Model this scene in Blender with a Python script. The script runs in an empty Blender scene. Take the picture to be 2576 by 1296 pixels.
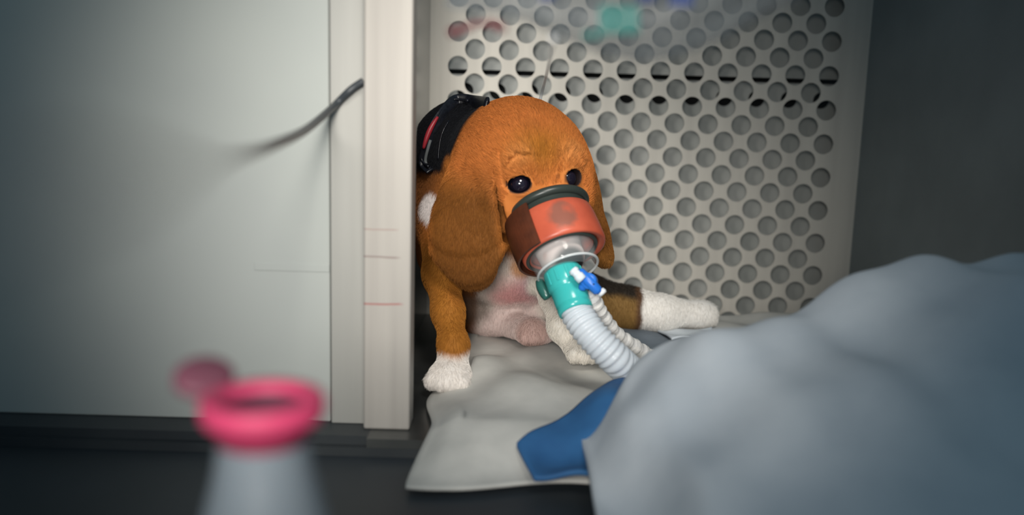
import bpy, math, random
import numpy as np
from mathutils import Vector, Matrix
random.seed(7); np.random.seed(7)
SC = bpy.context.scene
COL = SC.collection
R = math.radians

# ------------------------------------------------------------------ camera
F_PX, W_PX, H_PX = 2200.0, 2576.0, 1296.0
CAM_H, PITCH, ROLL = 0.205, R(9.0), R(1.6)
c_, s_ = math.cos(ROLL), math.sin(ROLL)
R0 = Vector((1, 0, 0)); U0 = Vector((0, math.sin(PITCH), math.cos(PITCH)))
CF = Vector((0, math.cos(PITCH), -math.sin(PITCH)))
CR = R0 * c_ + U0 * s_
CU = U0 * c_ - R0 * s_
CB = -CF
CP = Vector((0, 0, CAM_H))
cam_d = bpy.data.cameras.new('camera'); cam = bpy.data.objects.new('camera', cam_d); COL.objects.link(cam)
m3 = Matrix((CR, CU, CB)).transposed()
cam.matrix_world = Matrix.Translation(CP) @ m3.to_4x4()
cam_d.sensor_width = 36.0; cam_d.lens = 36.0 * F_PX / W_PX
cam_d.clip_start = 0.01
cam_d.dof.use_dof = True; cam_d.dof.focus_distance = 0.70; cam_d.dof.aperture_fstop = 3.2
SC.camera = cam

# ------------------------------------------------------------------ world, lights, exposure
world = bpy.data.worlds.new('room_light'); SC.world = world; world.use_nodes = True
bg = world.node_tree.nodes['Background']
bg.inputs[0].default_value = (0.40, 0.62, 0.76, 1); bg.inputs[1].default_value = 0.25
def spot(name, loc, target, power, size, blend, radius, col):
    d = bpy.data.lights.new(name, 'SPOT'); d.energy = power; d.spot_size = R(size); d.spot_blend = blend
    d.shadow_soft_size = radius; d.color = col
    o = bpy.data.objects.new(name, d); COL.objects.link(o); o.location = loc
    o.rotation_euler = (Vector(target) - Vector(loc)).to_track_quat('-Z', 'Y').to_euler()
    return o
spot('overhead_spot', (0.12, -0.02, 0.70), (-0.01, 0.80, 0.09), 28.0, 36, 1.0, 0.12, (1.0, 0.95, 0.87))  # added unseen overhead spot, its narrow cone darkens the edges of the view
spot('front_fill_spot', (-0.06, -0.12, 0.28), (-0.025, 0.74, 0.120), 21.0, 47, 1.0, 0.08, (1.0, 0.96, 0.90))  # added unseen spot beside the camera, fills the front and dims the edges
SC.view_settings.view_transform = 'Standard'; SC.view_settings.look = 'None'
SC.view_settings.gamma = 1.0; SC.view_settings.use_curve_mapping = False
SC.view_settings.exposure = 0.0

# ------------------------------------------------------------------ helpers
def P(px, py, Y):
    """point at distance Y in front of the camera plane that stands at pixel px, py of the 2576x1296 frame"""
    d = CF + CR * ((px - W_PX / 2) / F_PX) - CU * ((py - H_PX / 2) / F_PX)
    return CP + d * (Y / d.y)
def G(px, py, z):
    d = CF + CR * ((px - W_PX / 2) / F_PX) - CU * ((py - H_PX / 2) / F_PX)
    return CP + d * ((z - CAM_H) / d.z)
def lin(r, g, b):
    f = lambda v: (v / 255.0 / 12.92) if v <= 10.3 else ((v / 255.0 + 0.055) / 1.055) ** 2.4
    return (f(r), f(g), f(b), 1.0)
def tag(o, label=None, cat=None, group=None, kind=None):
    if label: o['label'] = label
    if cat: o['category'] = cat
    if group: o['group'] = group
    if kind: o['kind'] = kind
    return o
def empty(name, loc=(0, 0, 0)):
    o = bpy.data.objects.new(name, None); COL.objects.link(o); o.location = loc
    o.empty_display_size = 0.01
    return o
class MB:
    def __init__(s): s.v = []; s.f = []; s.sm = []
    def add(s, vs, fs, smooth=True):
        n = len(s.v); s.v += [tuple(v) for v in vs]
        s.f += [tuple(i + n for i in f) for f in fs]; s.sm += [smooth] * len(fs); return s
    def box(s, lo, hi):
        (a, b, c), (d, e, f) = lo, hi
        return s.add([(a,b,c),(d,b,c),(d,e,c),(a,e,c),(a,b,f),(d,b,f),(d,e,f),(a,e,f)],
              [(0,3,2,1),(4,5,6,7),(0,1,5,4),(1,2,6,5),(2,3,7,6),(3,0,4,7)], False)
    def obox(s, c, ax, ay, az, hx, hy, hz):
        c = Vector(c); vs = []
        for k in (-1, 1):
            for (i, j) in ((-1,-1),(1,-1),(1,1),(-1,1)):
                vs.append(c + ax * (i * hx) + ay * (j * hy) + az * (k * hz))
        return s.add(vs, [(0,3,2,1),(4,5,6,7),(0,1,5,4),(1,2,6,5),(2,3,7,6),(3,0,4,7)], False)
    def lathe(s, base, ax, e1, e2, prof, seg=48, sx=1.0, sy=1.0, closed=False, cap0=False, cap1=False, smooth=True):
        base = Vector(base); vs = []; fs = []; n = len(prof)
        for (d, r) in prof:
            for k in range(seg):
                a = 2 * math.pi * k / seg
                vs.append(base + ax * d + e1 * (r * sx * math.cos(a)) + e2 * (r * sy * math.sin(a)))
        m = n if closed else n - 1
        for i in range(m):
            i2 = (i + 1) % n
            for k in range(seg):
                k2 = (k + 1) % seg
                fs.append((i * seg + k, i * seg + k2, i2 * seg + k2, i2 * seg + k))
        if cap0: fs.append(tuple(range(seg - 1, -1, -1)))
        if cap1: fs.append(tuple((n - 1) * seg + k for k in range(seg)))
        return s.add(vs, fs, smooth)
    def sweep(s, pts, rad, seg=16, cap=True, flat=1.0, up=None):
        pts = [Vector(p) for p in pts]; n = len(pts)
        if not hasattr(rad, '__len__'): rad = [rad] * n
        vs = []; fs = []; prev = None
        for i, p in enumerate(pts):
            t = (pts[min(i + 1, n - 1)] - pts[max(i - 1, 0)]).normalized()
            if prev is None:
                a = up or (Vector((0, 0, 1)) if abs(t.z) < 0.9 else Vector((1, 0, 0)))
            else: a = prev
            e1 = (a - t * a.dot(t)).normalized(); prev = e1; e2 = t.cross(e1)
            for k in range(seg):
                q = 2 * math.pi * k / seg
                vs.append(p + e1 * (rad[i] * math.cos(q)) + e2 * (rad[i] * flat * math.sin(q)))
        for i in range(n - 1):
            for k in range(seg):
                k2 = (k + 1) % seg
                fs.append((i * seg + k, i * seg + k2, (i + 1) * seg + k2, (i + 1) * seg + k))
        if cap:
            fs.append(tuple(range(seg - 1, -1, -1))); fs.append(tuple((n - 1) * seg + k for k in range(seg)))
        return s.add(vs, fs)
    def build(s, name, mat, parent=None, bevel=0.0, sub=0):
        me = bpy.data.meshes.new(name); me.from_pydata(s.v, [], s.f); me.update()
        me.polygons.foreach_set('use_smooth', s.sm); me.materials.append(mat)
        o = bpy.data.objects.new(name, me); COL.objects.link(o)
        if parent is not None:
            o.parent = parent
            o.matrix_parent_inverse = Matrix.Translation(-Vector(parent.location))
        if bevel:
            b = o.modifiers.new('bevel', 'BEVEL'); b.width = bevel; b.segments = 3; b.limit_method = 'ANGLE'
        if sub:
            m = o.modifiers.new('sub', 'SUBSURF'); m.levels = sub; m.render_levels = sub
        return o
def catmull(pts, n=10):
    pts = [Vector(p) for p in pts]; q = [pts[0] * 2 - pts[1]] + pts + [pts[-1] * 2 - pts[-2]]; out = []
    for i in range(1, len(q) - 2):
        for k in range(n):
            t = k / n; a, b, c, d = q[i - 1:i + 3]
            out.append(0.5 * ((2 * b) + (c - a) * t + (2 * a - 5 * b + 4 * c - d) * t * t + (3 * b - a - 3 * c + d) * t ** 3))
    out.append(pts[-1]); return out

# ------------------------------------------------------------------ materials
def pmat(name, col, rough=0.5, metal=0.0, spec=0.5, trans=0.0, alpha=1.0, ior=1.45, sss=0.0, coat=0.0, emit=None):
    m = bpy.data.materials.new(name); m.use_nodes = True
    b = m.node_tree.nodes['Principled BSDF']
    b.inputs['Base Color'].default_value = col; b.inputs['Roughness'].default_value = rough
    b.inputs['Metallic'].default_value = metal; b.inputs['Specular IOR Level'].default_value = spec
    b.inputs['Transmission Weight'].default_value = trans; b.inputs['Alpha'].default_value = alpha
    b.inputs['IOR'].default_value = ior; b.inputs['Coat Weight'].default_value = coat
    if sss:
        b.inputs['Subsurface Weight'].default_value = sss; b.inputs['Subsurface Radius'].default_value = (0.01, 0.006, 0.005)
        b.inputs['Subsurface Scale'].default_value = 1.0
    return m
def nd(m, t, **kw):
    n = m.node_tree.nodes.new(t)
    for k, v in kw.items(): setattr(n, k, v)
    return n
def lk(m, a, b): m.node_tree.links.new(a, b)
def mottled(name, c1, c2, scale, rough=0.6, metal=0.0, stretch=(1, 1, 1), bump=0.0, detail=4, lo=0.35, hi=0.65, **kw):
    m = pmat(name, c1, rough, metal, **kw); b = m.node_tree.nodes['Principled BSDF']
    tc = nd(m, 'ShaderNodeTexCoord'); mp = nd(m, 'ShaderNodeMapping'); mp.inputs['Scale'].default_value = stretch
    nz = nd(m, 'ShaderNodeTexNoise'); nz.inputs['Scale'].default_value = scale; nz.inputs['Detail'].default_value = detail
    rp = nd(m, 'ShaderNodeValToRGB')
    rp.color_ramp.elements[0].color = c1; rp.color_ramp.elements[1].color = c2
    rp.color_ramp.elements[0].position = lo; rp.color_ramp.elements[1].position = hi
    lk(m, tc.outputs['Object'], mp.inputs['Vector']); lk(m, mp.outputs['Vector'], nz.inputs['Vector'])
    lk(m, nz.outputs['Fac'], rp.inputs['Fac']); lk(m, rp.outputs['Color'], b.inputs['Base Color'])
    if bump:
        bp = nd(m, 'ShaderNodeBump'); bp.inputs['Strength'].default_value = bump; bp.inputs['Distance'].default_value = 0.002
        lk(m, nz.outputs['Fac'], bp.inputs['Height']); lk(m, bp.outputs['Normal'], b.inputs['Normal'])
    return m
M = {}
M['plate'] = mottled('perforated_steel', lin(198, 194, 185), lin(186, 182, 174), 60, 0.5, 0.25, (1, 1, 0.05), 0.02)
M['backing'] = mottled('backing_steel', lin(168, 170, 167), lin(152, 155, 152), 14, 0.5, 0.2)
M['dark_void'] = pmat('dark_cavity', lin(30, 32, 33), 0.8)  # near-black colour stands for the darkness inside gaps and openings
M['side'] = mottled('side_wall_steel', lin(150, 151, 150), lin(132, 134, 134), 30, 0.22, 0.8, (1, 0.05, 1), 0.01)
M['side_shaded'] = mottled('shaded_wall_steel', lin(128, 138, 142), lin(112, 122, 126), 8, 0.45, 0.4)  # darker and bluer than the left wall, shade put into the colour
M['floor'] = mottled('cage_floor_steel', lin(92, 94, 92), lin(72, 74, 74), 20, 0.3, 0.5)
M['panel'] = mottled('front_panel_coating', lin(176, 180, 175), lin(167, 171, 168), 5, 0.65, 0.0, spec=0.3)
M['strip'] = mottled('channel_steel', lin(172, 171, 166), lin(158, 157, 152), 40, 0.55, 0.1, (1, 1, 0.04), 0.01)
M['sill'] = mottled('sill_dark', lin(58, 62, 64), lin(44, 48, 52), 12, 0.5)
M['table'] = mottled('trolley_top', lin(50, 56, 62), lin(40, 46, 50), 6, 0.5)

# post: brushed steel with dried streaks and a stain along its inner edge
def post_material(x0, x1, zs):
    m = mottled('brushed_post_steel', lin(178, 173, 166), lin(158, 153, 147), 90, 0.55, 0.1, (1, 1, 0.03), 0.015, lo=0.25, hi=0.75)
    b = m.node_tree.nodes['Principled BSDF']; nt = m.node_tree
    cur = b.inputs['Base Color'].links[0].from_socket
    tc = nd(m, 'ShaderNodeTexCoord'); sp = nd(m, 'ShaderNodeSeparateXYZ'); lk(m, tc.outputs['Object'], sp.inputs[0])
    nz = nd(m, 'ShaderNodeTexNoise'); nz.inputs['Scale'].default_value = 60
    lk(m, tc.outputs['Object'], nz.inputs['Vector'])
    for z, wd, col, st, xa, xb in zs:
        wob = nd(m, 'ShaderNodeMath', operation='MULTIPLY_ADD'); lk(m, nz.outputs['Fac'], wob.inputs[0])
        wob.inputs[1].default_value = 0.0022; lk(m, sp.outputs['Z'], wob.inputs[2])
        df = nd(m, 'ShaderNodeMath', operation='SUBTRACT'); lk(m, wob.outputs[0], df.inputs[0]); df.inputs[1].default_value = z + 0.0011
        ab = nd(m, 'ShaderNodeMath', operation='ABSOLUTE'); lk(m, df.outputs[0], ab.inputs[0])
        mr = nd(m, 'ShaderNodeMapRange'); lk(m, ab.outputs[0], mr.inputs[0])
        mr.inputs[1].default_value = wd; mr.inputs[2].default_value = wd * 0.3; mr.inputs[3].default_value = 0; mr.inputs[4].default_value = st
        mx = nd(m, 'ShaderNodeMapRange'); lk(m, sp.outputs['X'], mx.inputs[0])
        mx.inputs[1].default_value = xb; mx.inputs[2].default_value = xb - 0.004; mx.inputs[3].default_value = 0; mx.inputs[4].default_value = 1
        mm = nd(m, 'ShaderNodeMath', operation='MULTIPLY'); lk(m, mr.outputs[0], mm.inputs[0]); lk(m, mx.outputs[0], mm.inputs[1])
        mix = nd(m, 'ShaderNodeMixRGB'); lk(m, mm.outputs[0], mix.inputs[0]); lk(m, cur, mix.inputs[1]); mix.inputs[2].default_value = col
        cur = mix.outputs[0]
    lk(m, cur, b.inputs['Base Color'])
    return m

# ------------------------------------------------------------------ the cage (setting)
YB = 0.90
XL = P(1078, 450, YB).x
XR = 0.352
per = 0.034; hp_ = per / 2; hr = 0.0101
o_hole = P(1152, 166, YB)
nrow_up, nrow_dn = 8, 16                      # rows above and below the first clear row
x_first = o_hole.x
def perforated(name, x0, z0, cols, rows, y, thick, r, mat, x_lo, x_hi, z_lo, z_hi, seg=32):
    """plate of staggered round holes: lattice columns 0..cols, rows 0..rows (both even), with plain margins"""
    mb = MB(); h = hp_
    def put(vs2, fs):
        mb.add([(x, y, z) for x, z in vs2], fs, False)
        mb.add([(x, y + thick, z) for x, z in vs2], [tuple(reversed(f)) for f in fs], False)
    for i in range(cols + 1):
        for j in range(rows + 1):
            if (i + j) % 2: continue
            cx, cz = x0 + i * h, z0 + j * h
            ci = [(cx + r * math.cos(2*math.pi*k/seg), cz + r * math.sin(2*math.pi*k/seg)) for k in range(seg)]
            di = []
            for k in range(seg):
                a = 2 * math.pi * k / seg; q = h / (abs(math.cos(a)) + abs(math.sin(a)))
                di.append((cx + q * math.cos(a), cz + q * math.sin(a)))
            fs = [(k, (k + 1) % seg, seg + (k + 1) % seg, seg + k) for k in range(seg)]
            put(ci + di, fs)
            mb.add([(x, y, z) for x, z in ci] + [(x, y + thick, z) for x, z in ci],
                   [(k, seg + k, seg + (k + 1) % seg, (k + 1) % seg) for k in range(seg)], True)
    X = lambda i: x0 + i * h
    Z = lambda j: z0 + j * h
    for j in range(0, rows, 2):
        put([(X(-1), Z(j)), (X(0), Z(j + 1)), (X(-1), Z(j + 2))], [(0, 1, 2)])
        put([(X(cols + 1), Z(j)), (X(cols + 1), Z(j + 2)), (X(cols), Z(j + 1))], [(0, 1, 2)])
    for i in range(0, cols, 2):
        put([(X(i), Z(-1)), (X(i + 2), Z(-1)), (X(i + 1), Z(0))], [(0, 1, 2)])
        put([(X(i), Z(rows + 1)), (X(i + 1), Z(rows)), (X(i + 2), Z(rows + 1))], [(0, 1, 2)])
    for (i, j, a, b) in ((-1, -1, (0, -1), (-1, 0)), (cols + 1, -1, (cols + 1, 0), (cols, -1)),
                         (cols + 1, rows + 1, (cols, rows + 1), (cols + 1, rows)), (-1, rows + 1, (-1, rows), (0, rows + 1))):
        put([(X(i), Z(j)), (X(a[0]), Z(a[1])), (X(b[0]), Z(b[1]))], [(0, 1, 2)])
    xa, xb, za, zb = X(-1), X(cols + 1), Z(-1), Z(rows + 1)
    for (a, b, c, d) in ((x_lo, xa, z_lo, z_hi), (xb, x_hi, z_lo, z_hi), (xa, xb, z_lo, za), (xa, xb, zb, z_hi)):
        if b - a > 1e-5 and d - c > 1e-5:
            mb.box((a, y, c), (b, y + thick, d))
    return mb.build(name, mat)
cols = 22
z_bot = o_hole.z - nrow_dn * hp_
w = perforated('wall_back', x_first, z_bot, cols, nrow_up + nrow_dn, YB, 0.0015, hr, M['plate'], XL, XR, -0.004, o_hole.z + (nrow_up + 1) * hp_ + 0.03)
tag(w, 'perforated stainless steel back wall of the cage with staggered round holes', kind='structure')
# cavity behind: upper sheet, slot, row of openings, lower sheet
zs_ = P(1400, 187, 0.935).z
YC = 0.935
b1 = MB().box((XL - 0.01, YC, zs_ + 0.0025), (XR + 0.02, YC + 0.002, 0.50)).build('wall_cavity_upper', M['backing'])
tag(b1, 'plain steel sheet behind the top rows of holes', kind='structure')
b2 = perforated('wall_cavity_vent', x_first + 0.006, zs_ - 0.0025 - hp_, cols, 0, YC, 0.0015, 0.0085, M['backing'], XL - 0.01, XR + 0.02, -0.01, zs_ - 0.0025)
tag(b2, 'lower steel sheet behind the perforated wall with one row of openings', kind='structure')
b3 = MB().box((XL - 0.01, YC + 0.04, -0.01), (XR + 0.02, YC + 0.042, 0.5)).build('wall_cavity_darkness', M['dark_void'])
tag(b3, 'near-black sheet for the darkness behind the vent row', kind='structure')
s1 = MB().box((XL - 0.002, 0.556, -0.004), (XL, YB, 0.46)).build('wall_left', M['side'])
tag(s1, 'polished steel left side wall of the cage beside the puppy', kind='structure')
s2 = MB().box((XR, 0.30, -0.004), (XR + 0.003, YB + 0.04, 0.46)).build('wall_right', M['side_shaded'])
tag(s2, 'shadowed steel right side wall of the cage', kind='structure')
fl = MB().box((XL - 0.002, 0.535, -0.006), (XR, YB + 0.03, 0.0)).build('floor', M['floor'])
tag(fl, 'dark steel floor of the cage', kind='structure')
YP = 0.552
xp0, xp1 = P(914, 650, YP).x, P(1034, 650, YP).x
xs0 = P(830, 650, YP + 0.008).x
post = MB().box((xp0, YP, 0.0), (xp1, YP + 0.022, 0.46)).build('trim_1', None or pmat('tmp', (1, 1, 1, 1)), bevel=0.0016)
zz = lambda py: P(980, py, YP).z
post.data.materials[0] = post_material(xp0, xp1, [
    (zz(578), 0.0007, lin(150, 128, 120), 0.75, xp0, xp1 - 0.007), (zz(648), 0.0009, lin(128, 112, 108), 0.8, xp0, xp1 - 0.006),
    (zz(766), 0.0010, lin(158, 96, 92), 0.8, xp0, xp1 - 0.004)])
tag(post, 'brushed steel corner post of the cage front with dried streaks', kind='structure')
strip = MB().box((xs0, YP + 0.010, 0.0), (xp0 - 0.0006, YP + 0.022, 0.46)).build('trim_2', M['strip'], bevel=0.0008)
tag(strip, 'narrow recessed steel channel beside the corner post', kind='structure')
panel = MB().box((-0.60, YP + 0.012, 0.0), (xs0 - 0.0009, YP + 0.024, 0.46)).build('wall_front', M['panel'], bevel=0.0012)
tag(panel, 'smooth pale grey front panel left of the corner post', kind='structure')
bk = MB().box((-0.60, YP + 0.024, -0.004), (XL - 0.002, YP + 0.027, 0.46)).build('wall_front_darkness', M['dark_void'])
tag(bk, 'dark core behind the front panel joints', kind='structure')
zr = P(700, 672, YP + 0.012).z
rb = MB().box((P(640, 672, YP + 0.012).x, YP + 0.0115, zr - 0.0026), (xs0 - 0.0012, YP + 0.0135, zr + 0.0026)).build('trim_3', M['panel'], bevel=0.0004)
tag(rb, 'faint horizontal ridge across the front panel', kind='structure')
sill = MB().box((-0.60, 0.535, -0.012), (XR + 0.01, YP + 0.03, -0.0061)).box((-0.60, 0.540, -0.0061), (XL - 0.0021, YP + 0.03, -0.0001)).build('trim_4', M['sill'])
tag(sill, 'dark front sill below the cage floor', kind='structure')
table = MB().box((-0.60, -0.30, -0.030), (0.60, 0.60, -0.012)).build('trolley_top', M['table'])
tag(table, 'dark grey worktop in front of the cage', kind='structure')

# ------------------------------------------------------------------ the puppy: one distance field, one surface
def bas(v): return (CR * v[0] + CU * v[1] + CB * v[2])
HD = bas((0.276, -0.846, 0.45)).normalized()               # along the muzzle
HL = bas((0.937, 0.137, -0.318)); HL = (HL - HD * HL.dot(HD)).normalized()   # towards the puppy's left
HU = HD.cross(HL).normalized()                              # out of the brow
if HU.dot(CB) < 0: HU = -HU
A0 = P(1370, 515, 0.66)
def hd(l, u, d): return A0 + HL * l + HU * u + HD * d

VOX = 0.0014
LO = np.array([-0.0845, 0.575, 0.0]); HI = np.array([0.195, 0.875, 0.262])
NX, NY, NZ = [int(v) for v in np.ceil((HI - LO) / VOX)]
FLD = np.full((NX, NY, NZ), 0.05, np.float32)
gx = (LO[0] + VOX * np.arange(NX)).astype(np.float32); gy = (LO[1] + VOX * np.arange(NY)).astype(np.float32); gz = (LO[2] + VOX * np.arange(NZ)).astype(np.float32)
def region(lo, hi):
    a = np.maximum(np.floor((np.array(lo) - LO) / VOX).astype(int), 0)
    b = np.minimum(np.ceil((np.array(hi) - LO) / VOX).astype(int) + 1, [NX, NY, NZ])
    return tuple(slice(int(p), int(max(q, p))) for p, q in zip(a, b))
def grid(sl):
    return gx[sl[0]][:, None, None], gy[sl[1]][None, :, None], gz[sl[2]][None, None, :]
def smin(a, b, k):
    h = np.maximum(k - np.abs(a - b), 0) / k
    return np.minimum(a, b) - h * h * k * 0.25
def smax(a, b, k): return -smin(-a, -b, k)
def ell_val(sl, c, axes, r):
    X, Y, Z = grid(sl); q = 0; q2 = 0
    for a, rr in zip(axes, r):
        t = (X - c[0]) * a[0] + (Y - c[1]) * a[1] + (Z - c[2]) * a[2]
        q = q + (t / rr) ** 2; q2 = q2 + (t / (rr * rr)) ** 2
    k0 = np.sqrt(q); k1 = np.sqrt(q2) + 1e-9
    return (k0 * (k0 - 1.0) / k1).astype(np.float32)
WORLD = (Vector((1, 0, 0)), Vector((0, 1, 0)), Vector((0, 0, 1)))
HEAD = (HL, HU, HD)
def ell(c, r, k=0.01, axes=WORLD, cut=False):
    if not hasattr(r, '__len__'): r = (r, r, r)
    e = max(r) + k + 0.006; sl = region(np.array(c) - e, np.array(c) + e)
    v = ell_val(sl, c, axes, r)
    FLD[sl] = smax(FLD[sl], -v, k) if cut else smin(FLD[sl], v, k)
def cone(p, q, r1, r2, k=0.01, cut=False):
    p = np.array(p, float); q = np.array(q, float); e = max(r1, r2) + k + 0.006
    sl = region(np.minimum(p, q) - e, np.maximum(p, q) + e); X, Y, Z = grid(sl); d = q - p
    t = np.clip(((X - p[0]) * d[0] + (Y - p[1]) * d[1] + (Z - p[2]) * d[2]) / d.dot(d), 0, 1)
    v = np.sqrt((X - p[0] - t * d[0]) ** 2 + (Y - p[1] - t * d[1]) ** 2 + (Z - p[2] - t * d[2]) ** 2) - (r1 + (r2 - r1) * t)
    v = v.astype(np.float32)
    FLD[sl] = smax(FLD[sl], -v, k) if cut else smin(FLD[sl], v, k)
def chain(pts, k=0.01):
    for (p, r1), (q, r2) in zip(pts[:-1], pts[1:]): cone(p, q, r1, r2, k)
def flap(cs, ws, ts, lat, k):
    """flat ear: a chain of centres with half widths and half thicknesses, lateral directions per point"""
    cs = [np.array(c, float) for c in cs]
    e = max(ws) + 0.02
    lo = np.min(cs, 0) - e; hi = np.max(cs, 0) + e
    sl = region(lo, hi); X, Y, Z = grid(sl); best = None
    for i in range(len(cs) - 1):
        p, q = cs[i], cs[i + 1]; d = q - p; L2 = d.dot(d); ax = d / math.sqrt(L2)
        t = np.clip(((X - p[0]) * d[0] + (Y - p[1]) * d[1] + (Z - p[2]) * d[2]) / L2, 0, 1)
        a = np.array(lat[i]) + np.array(lat[i + 1]); a = a - ax * a.dot(ax); a /= np.linalg.norm(a); n = np.cross(ax, a)
        rx, ry, rz = X - p[0] - t * d[0], Y - p[1] - t * d[1], Z - p[2] - t * d[2]
        w = ws[i] + (ws[i + 1] - ws[i]) * t; th = ts[i] + (ts[i + 1] - ts[i]) * t
        pa = rx * a[0] + ry * a[1] + rz * a[2]; pn = rx * n[0] + ry * n[1] + rz * n[2]; pl = rx * ax[0] + ry * ax[1] + rz * ax[2]
        # the edges of the flap curl a little towards the head
        g = np.sqrt((pa / w) ** 2 + (pn / th) ** 2 + (pl / w) ** 2)
        g2 = np.sqrt((pa / w ** 2) ** 2 + (pn / th ** 2) ** 2 + (pl / w ** 2) ** 2) + 1e-9
        v = (g * (g - 1) / g2).astype(np.float32)
        best = v if best is None else smin(best, v, 0.012)
    FLD[sl] = smin(FLD[sl], best, k)

# skull, brow, cheeks, muzzle
ell(hd(-0.005, 0.004, -0.040), (0.0430, 0.039, 0.0345), 0.01, HEAD)
ell(hd(-0.005, -0.014, -0.055), (0.040, 0.039, 0.035), 0.02, HEAD)
for s in (-1, 1):
    ell(hd(s * 0.026, -0.012, -0.016), (0.022, 0.025, 0.024), 0.018, HEAD)
    ell(hd(s * 0.0200, 0.0235, -0.0235), (0.0130, 0.0085, 0.0095), 0.010, HEAD)
cone(hd(0, -0.006, -0.018), hd(0, -0.003, 0.044), 0.0255, 0.0165, 0.012)
ell(hd(0, 0.004, 0.050), (0.013, 0.011, 0.010), 0.006, HEAD)
EYE = {}
for s in (-1, 1):
    out = (HL * (s * 0.40) + HU * 0.80 + HD * 0.46).normalized()
    c = hd(-0.0208 if s < 0 else 0.0190, 0.0160, -0.0108) - out * 0.0038
    e2 = HL - out * HL.dot(out); e2.normalize(); e3 = out.cross(e2)
    EYE[s] = (c, out, e2, e3)
    ell(c, (0.0124, 0.0108, 0.0112), 0.006, (e2, e3, out))
    ell(c + out * 0.0062, (0.0086 if s < 0 else 0.0072, 0.0066, 0.0090), 0.0014, (e2, e3, out), cut=True)
    ell(c, 0.0088, 0.001, cut=True)
def crown(l, d):
    u = 0.075
    while u > -0.01:
        q = np.floor((np.array(hd(l, u, d)) - LO) / VOX).astype(int)
        if (q >= 0).all() and (q < [NX, NY, NZ]).all() and FLD[q[0], q[1], q[2]] < 0: break
        u -= 0.0004
    return u
def wrinkle(ld, r, depth, k):
    pts = [hd(l, crown(l, d) + r - depth, d) for l, d in ld]

    for p, q in zip(pts[:-1], pts[1:]): cone(p, q, r, r, k, cut=True)
wrinkle([(0, -0.052), (0, -0.040), (0, -0.028), (0, -0.016), (0, -0.006)], 0.0060, 0.0034, 0.006)
wrinkle([(-0.0105, -0.038), (-0.0100, -0.028), (-0.0085, -0.018), (-0.0070, -0.010)], 0.0024, 0.0026, 0.0026)
wrinkle([(0.0095, -0.036), (0.0092, -0.027), (0.0080, -0.018), (0.0065, -0.010)], 0.0024, 0.0026, 0.0026)
for c0 in (-0.0208, 0.0190):
    wrinkle([(c0 - 0.0100, -0.0160), (c0 - 0.0060, -0.0205), (c0, -0.0225), (c0 + 0.0060, -0.0205), (c0 + 0.0095, -0.0160)], 0.0020, 0.0022, 0.0022)
wrinkle([(-0.034, -0.030), (-0.0345, -0.022), (-0.0335, -0.012)], 0.0026, 0.0026, 0.0025)
# ears
EAR_A = [P(1215, 382, 0.688), P(1190, 455, 0.669), P(1178, 545, 0.659), P(1178, 620, 0.656), P(1190, 678, 0.656)]
flap(EAR_A, [0.013, 0.0195, 0.0250, 0.0262, 0.0150], [0.009, 0.0062, 0.005, 0.0048, 0.0042],
     [(0.90, -0.42, 0.0), (0.93, -0.36, 0), (0.95, -0.30, 0), (0.95, -0.3, 0), (0.96, -0.28, 0)], 0.006)
chain([(P(1226, 425, 0.658), 0.0040), (P(1236, 500, 0.650), 0.0044), (P(1248, 580, 0.649), 0.0036)], 0.008)
EAR_B = [P(1432, 372, 0.705), P(1468, 455, 0.700), P(1480, 535, 0.695), P(1497, 590, 0.690), P(1513, 630, 0.688)]
flap(EAR_B, [0.013, 0.019, 0.023, 0.021, 0.013], [0.008, 0.0062, 0.0054, 0.0056, 0.005],
     [(0.35, 0.93, 0), (0.22, 0.97, 0), (0.22, 0.97, 0), (0.35, 0.93, 0), (0.35, 0.93, 0)], 0.010)
def snap(px, py):
    y = 0.60
    while y < 0.80:
        p = P(px, py, y); q = np.floor((np.array(p) - LO) / VOX).astype(int)
        if (q >= 0).all() and (q < [NX, NY, NZ]).all() and FLD[q[0], q[1], q[2]] < 0: return p
        y += 0.0006
    return P(px, py, 0.66)
cr = [snap(1240, 405), snap(1247, 440), snap(1250, 480), snap(1257, 520), snap(1266, 560), snap(1272, 600)]
cw = [0.0006, 0.0014, 0.0020, 0.0024, 0.0030, 0.0034]
for t in (-0.004, 0.0, 0.004, 0.008, 0.012):
    for i in range(5):
        p, q = cr[i] + CF * t, cr[i + 1] + CF * t
        cone(p, q, cw[i], cw[i + 1], 0.0016, cut=True)
# neck and trunk
NECK0 = hd(0, -0.022, -0.060); WITH = P(1175, 392, 0.775); CHEST = P(1232, 600, 0.785); BELLY = P(1272, 735, 0.812)
chain([(NECK0, 0.040), (WITH, 0.042), (CHEST, 0.060), (BELLY, 0.044)], 0.03)
cone(NECK0, P(1290, 620, 0.755), 0.034, 0.036, 0.03)
ell(P(1120, 555, 0.755), (0.024, 0.030, 0.036), 0.02)
ell(P(1375, 630, 0.745), (0.026, 0.030, 0.034), 0.02)
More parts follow.
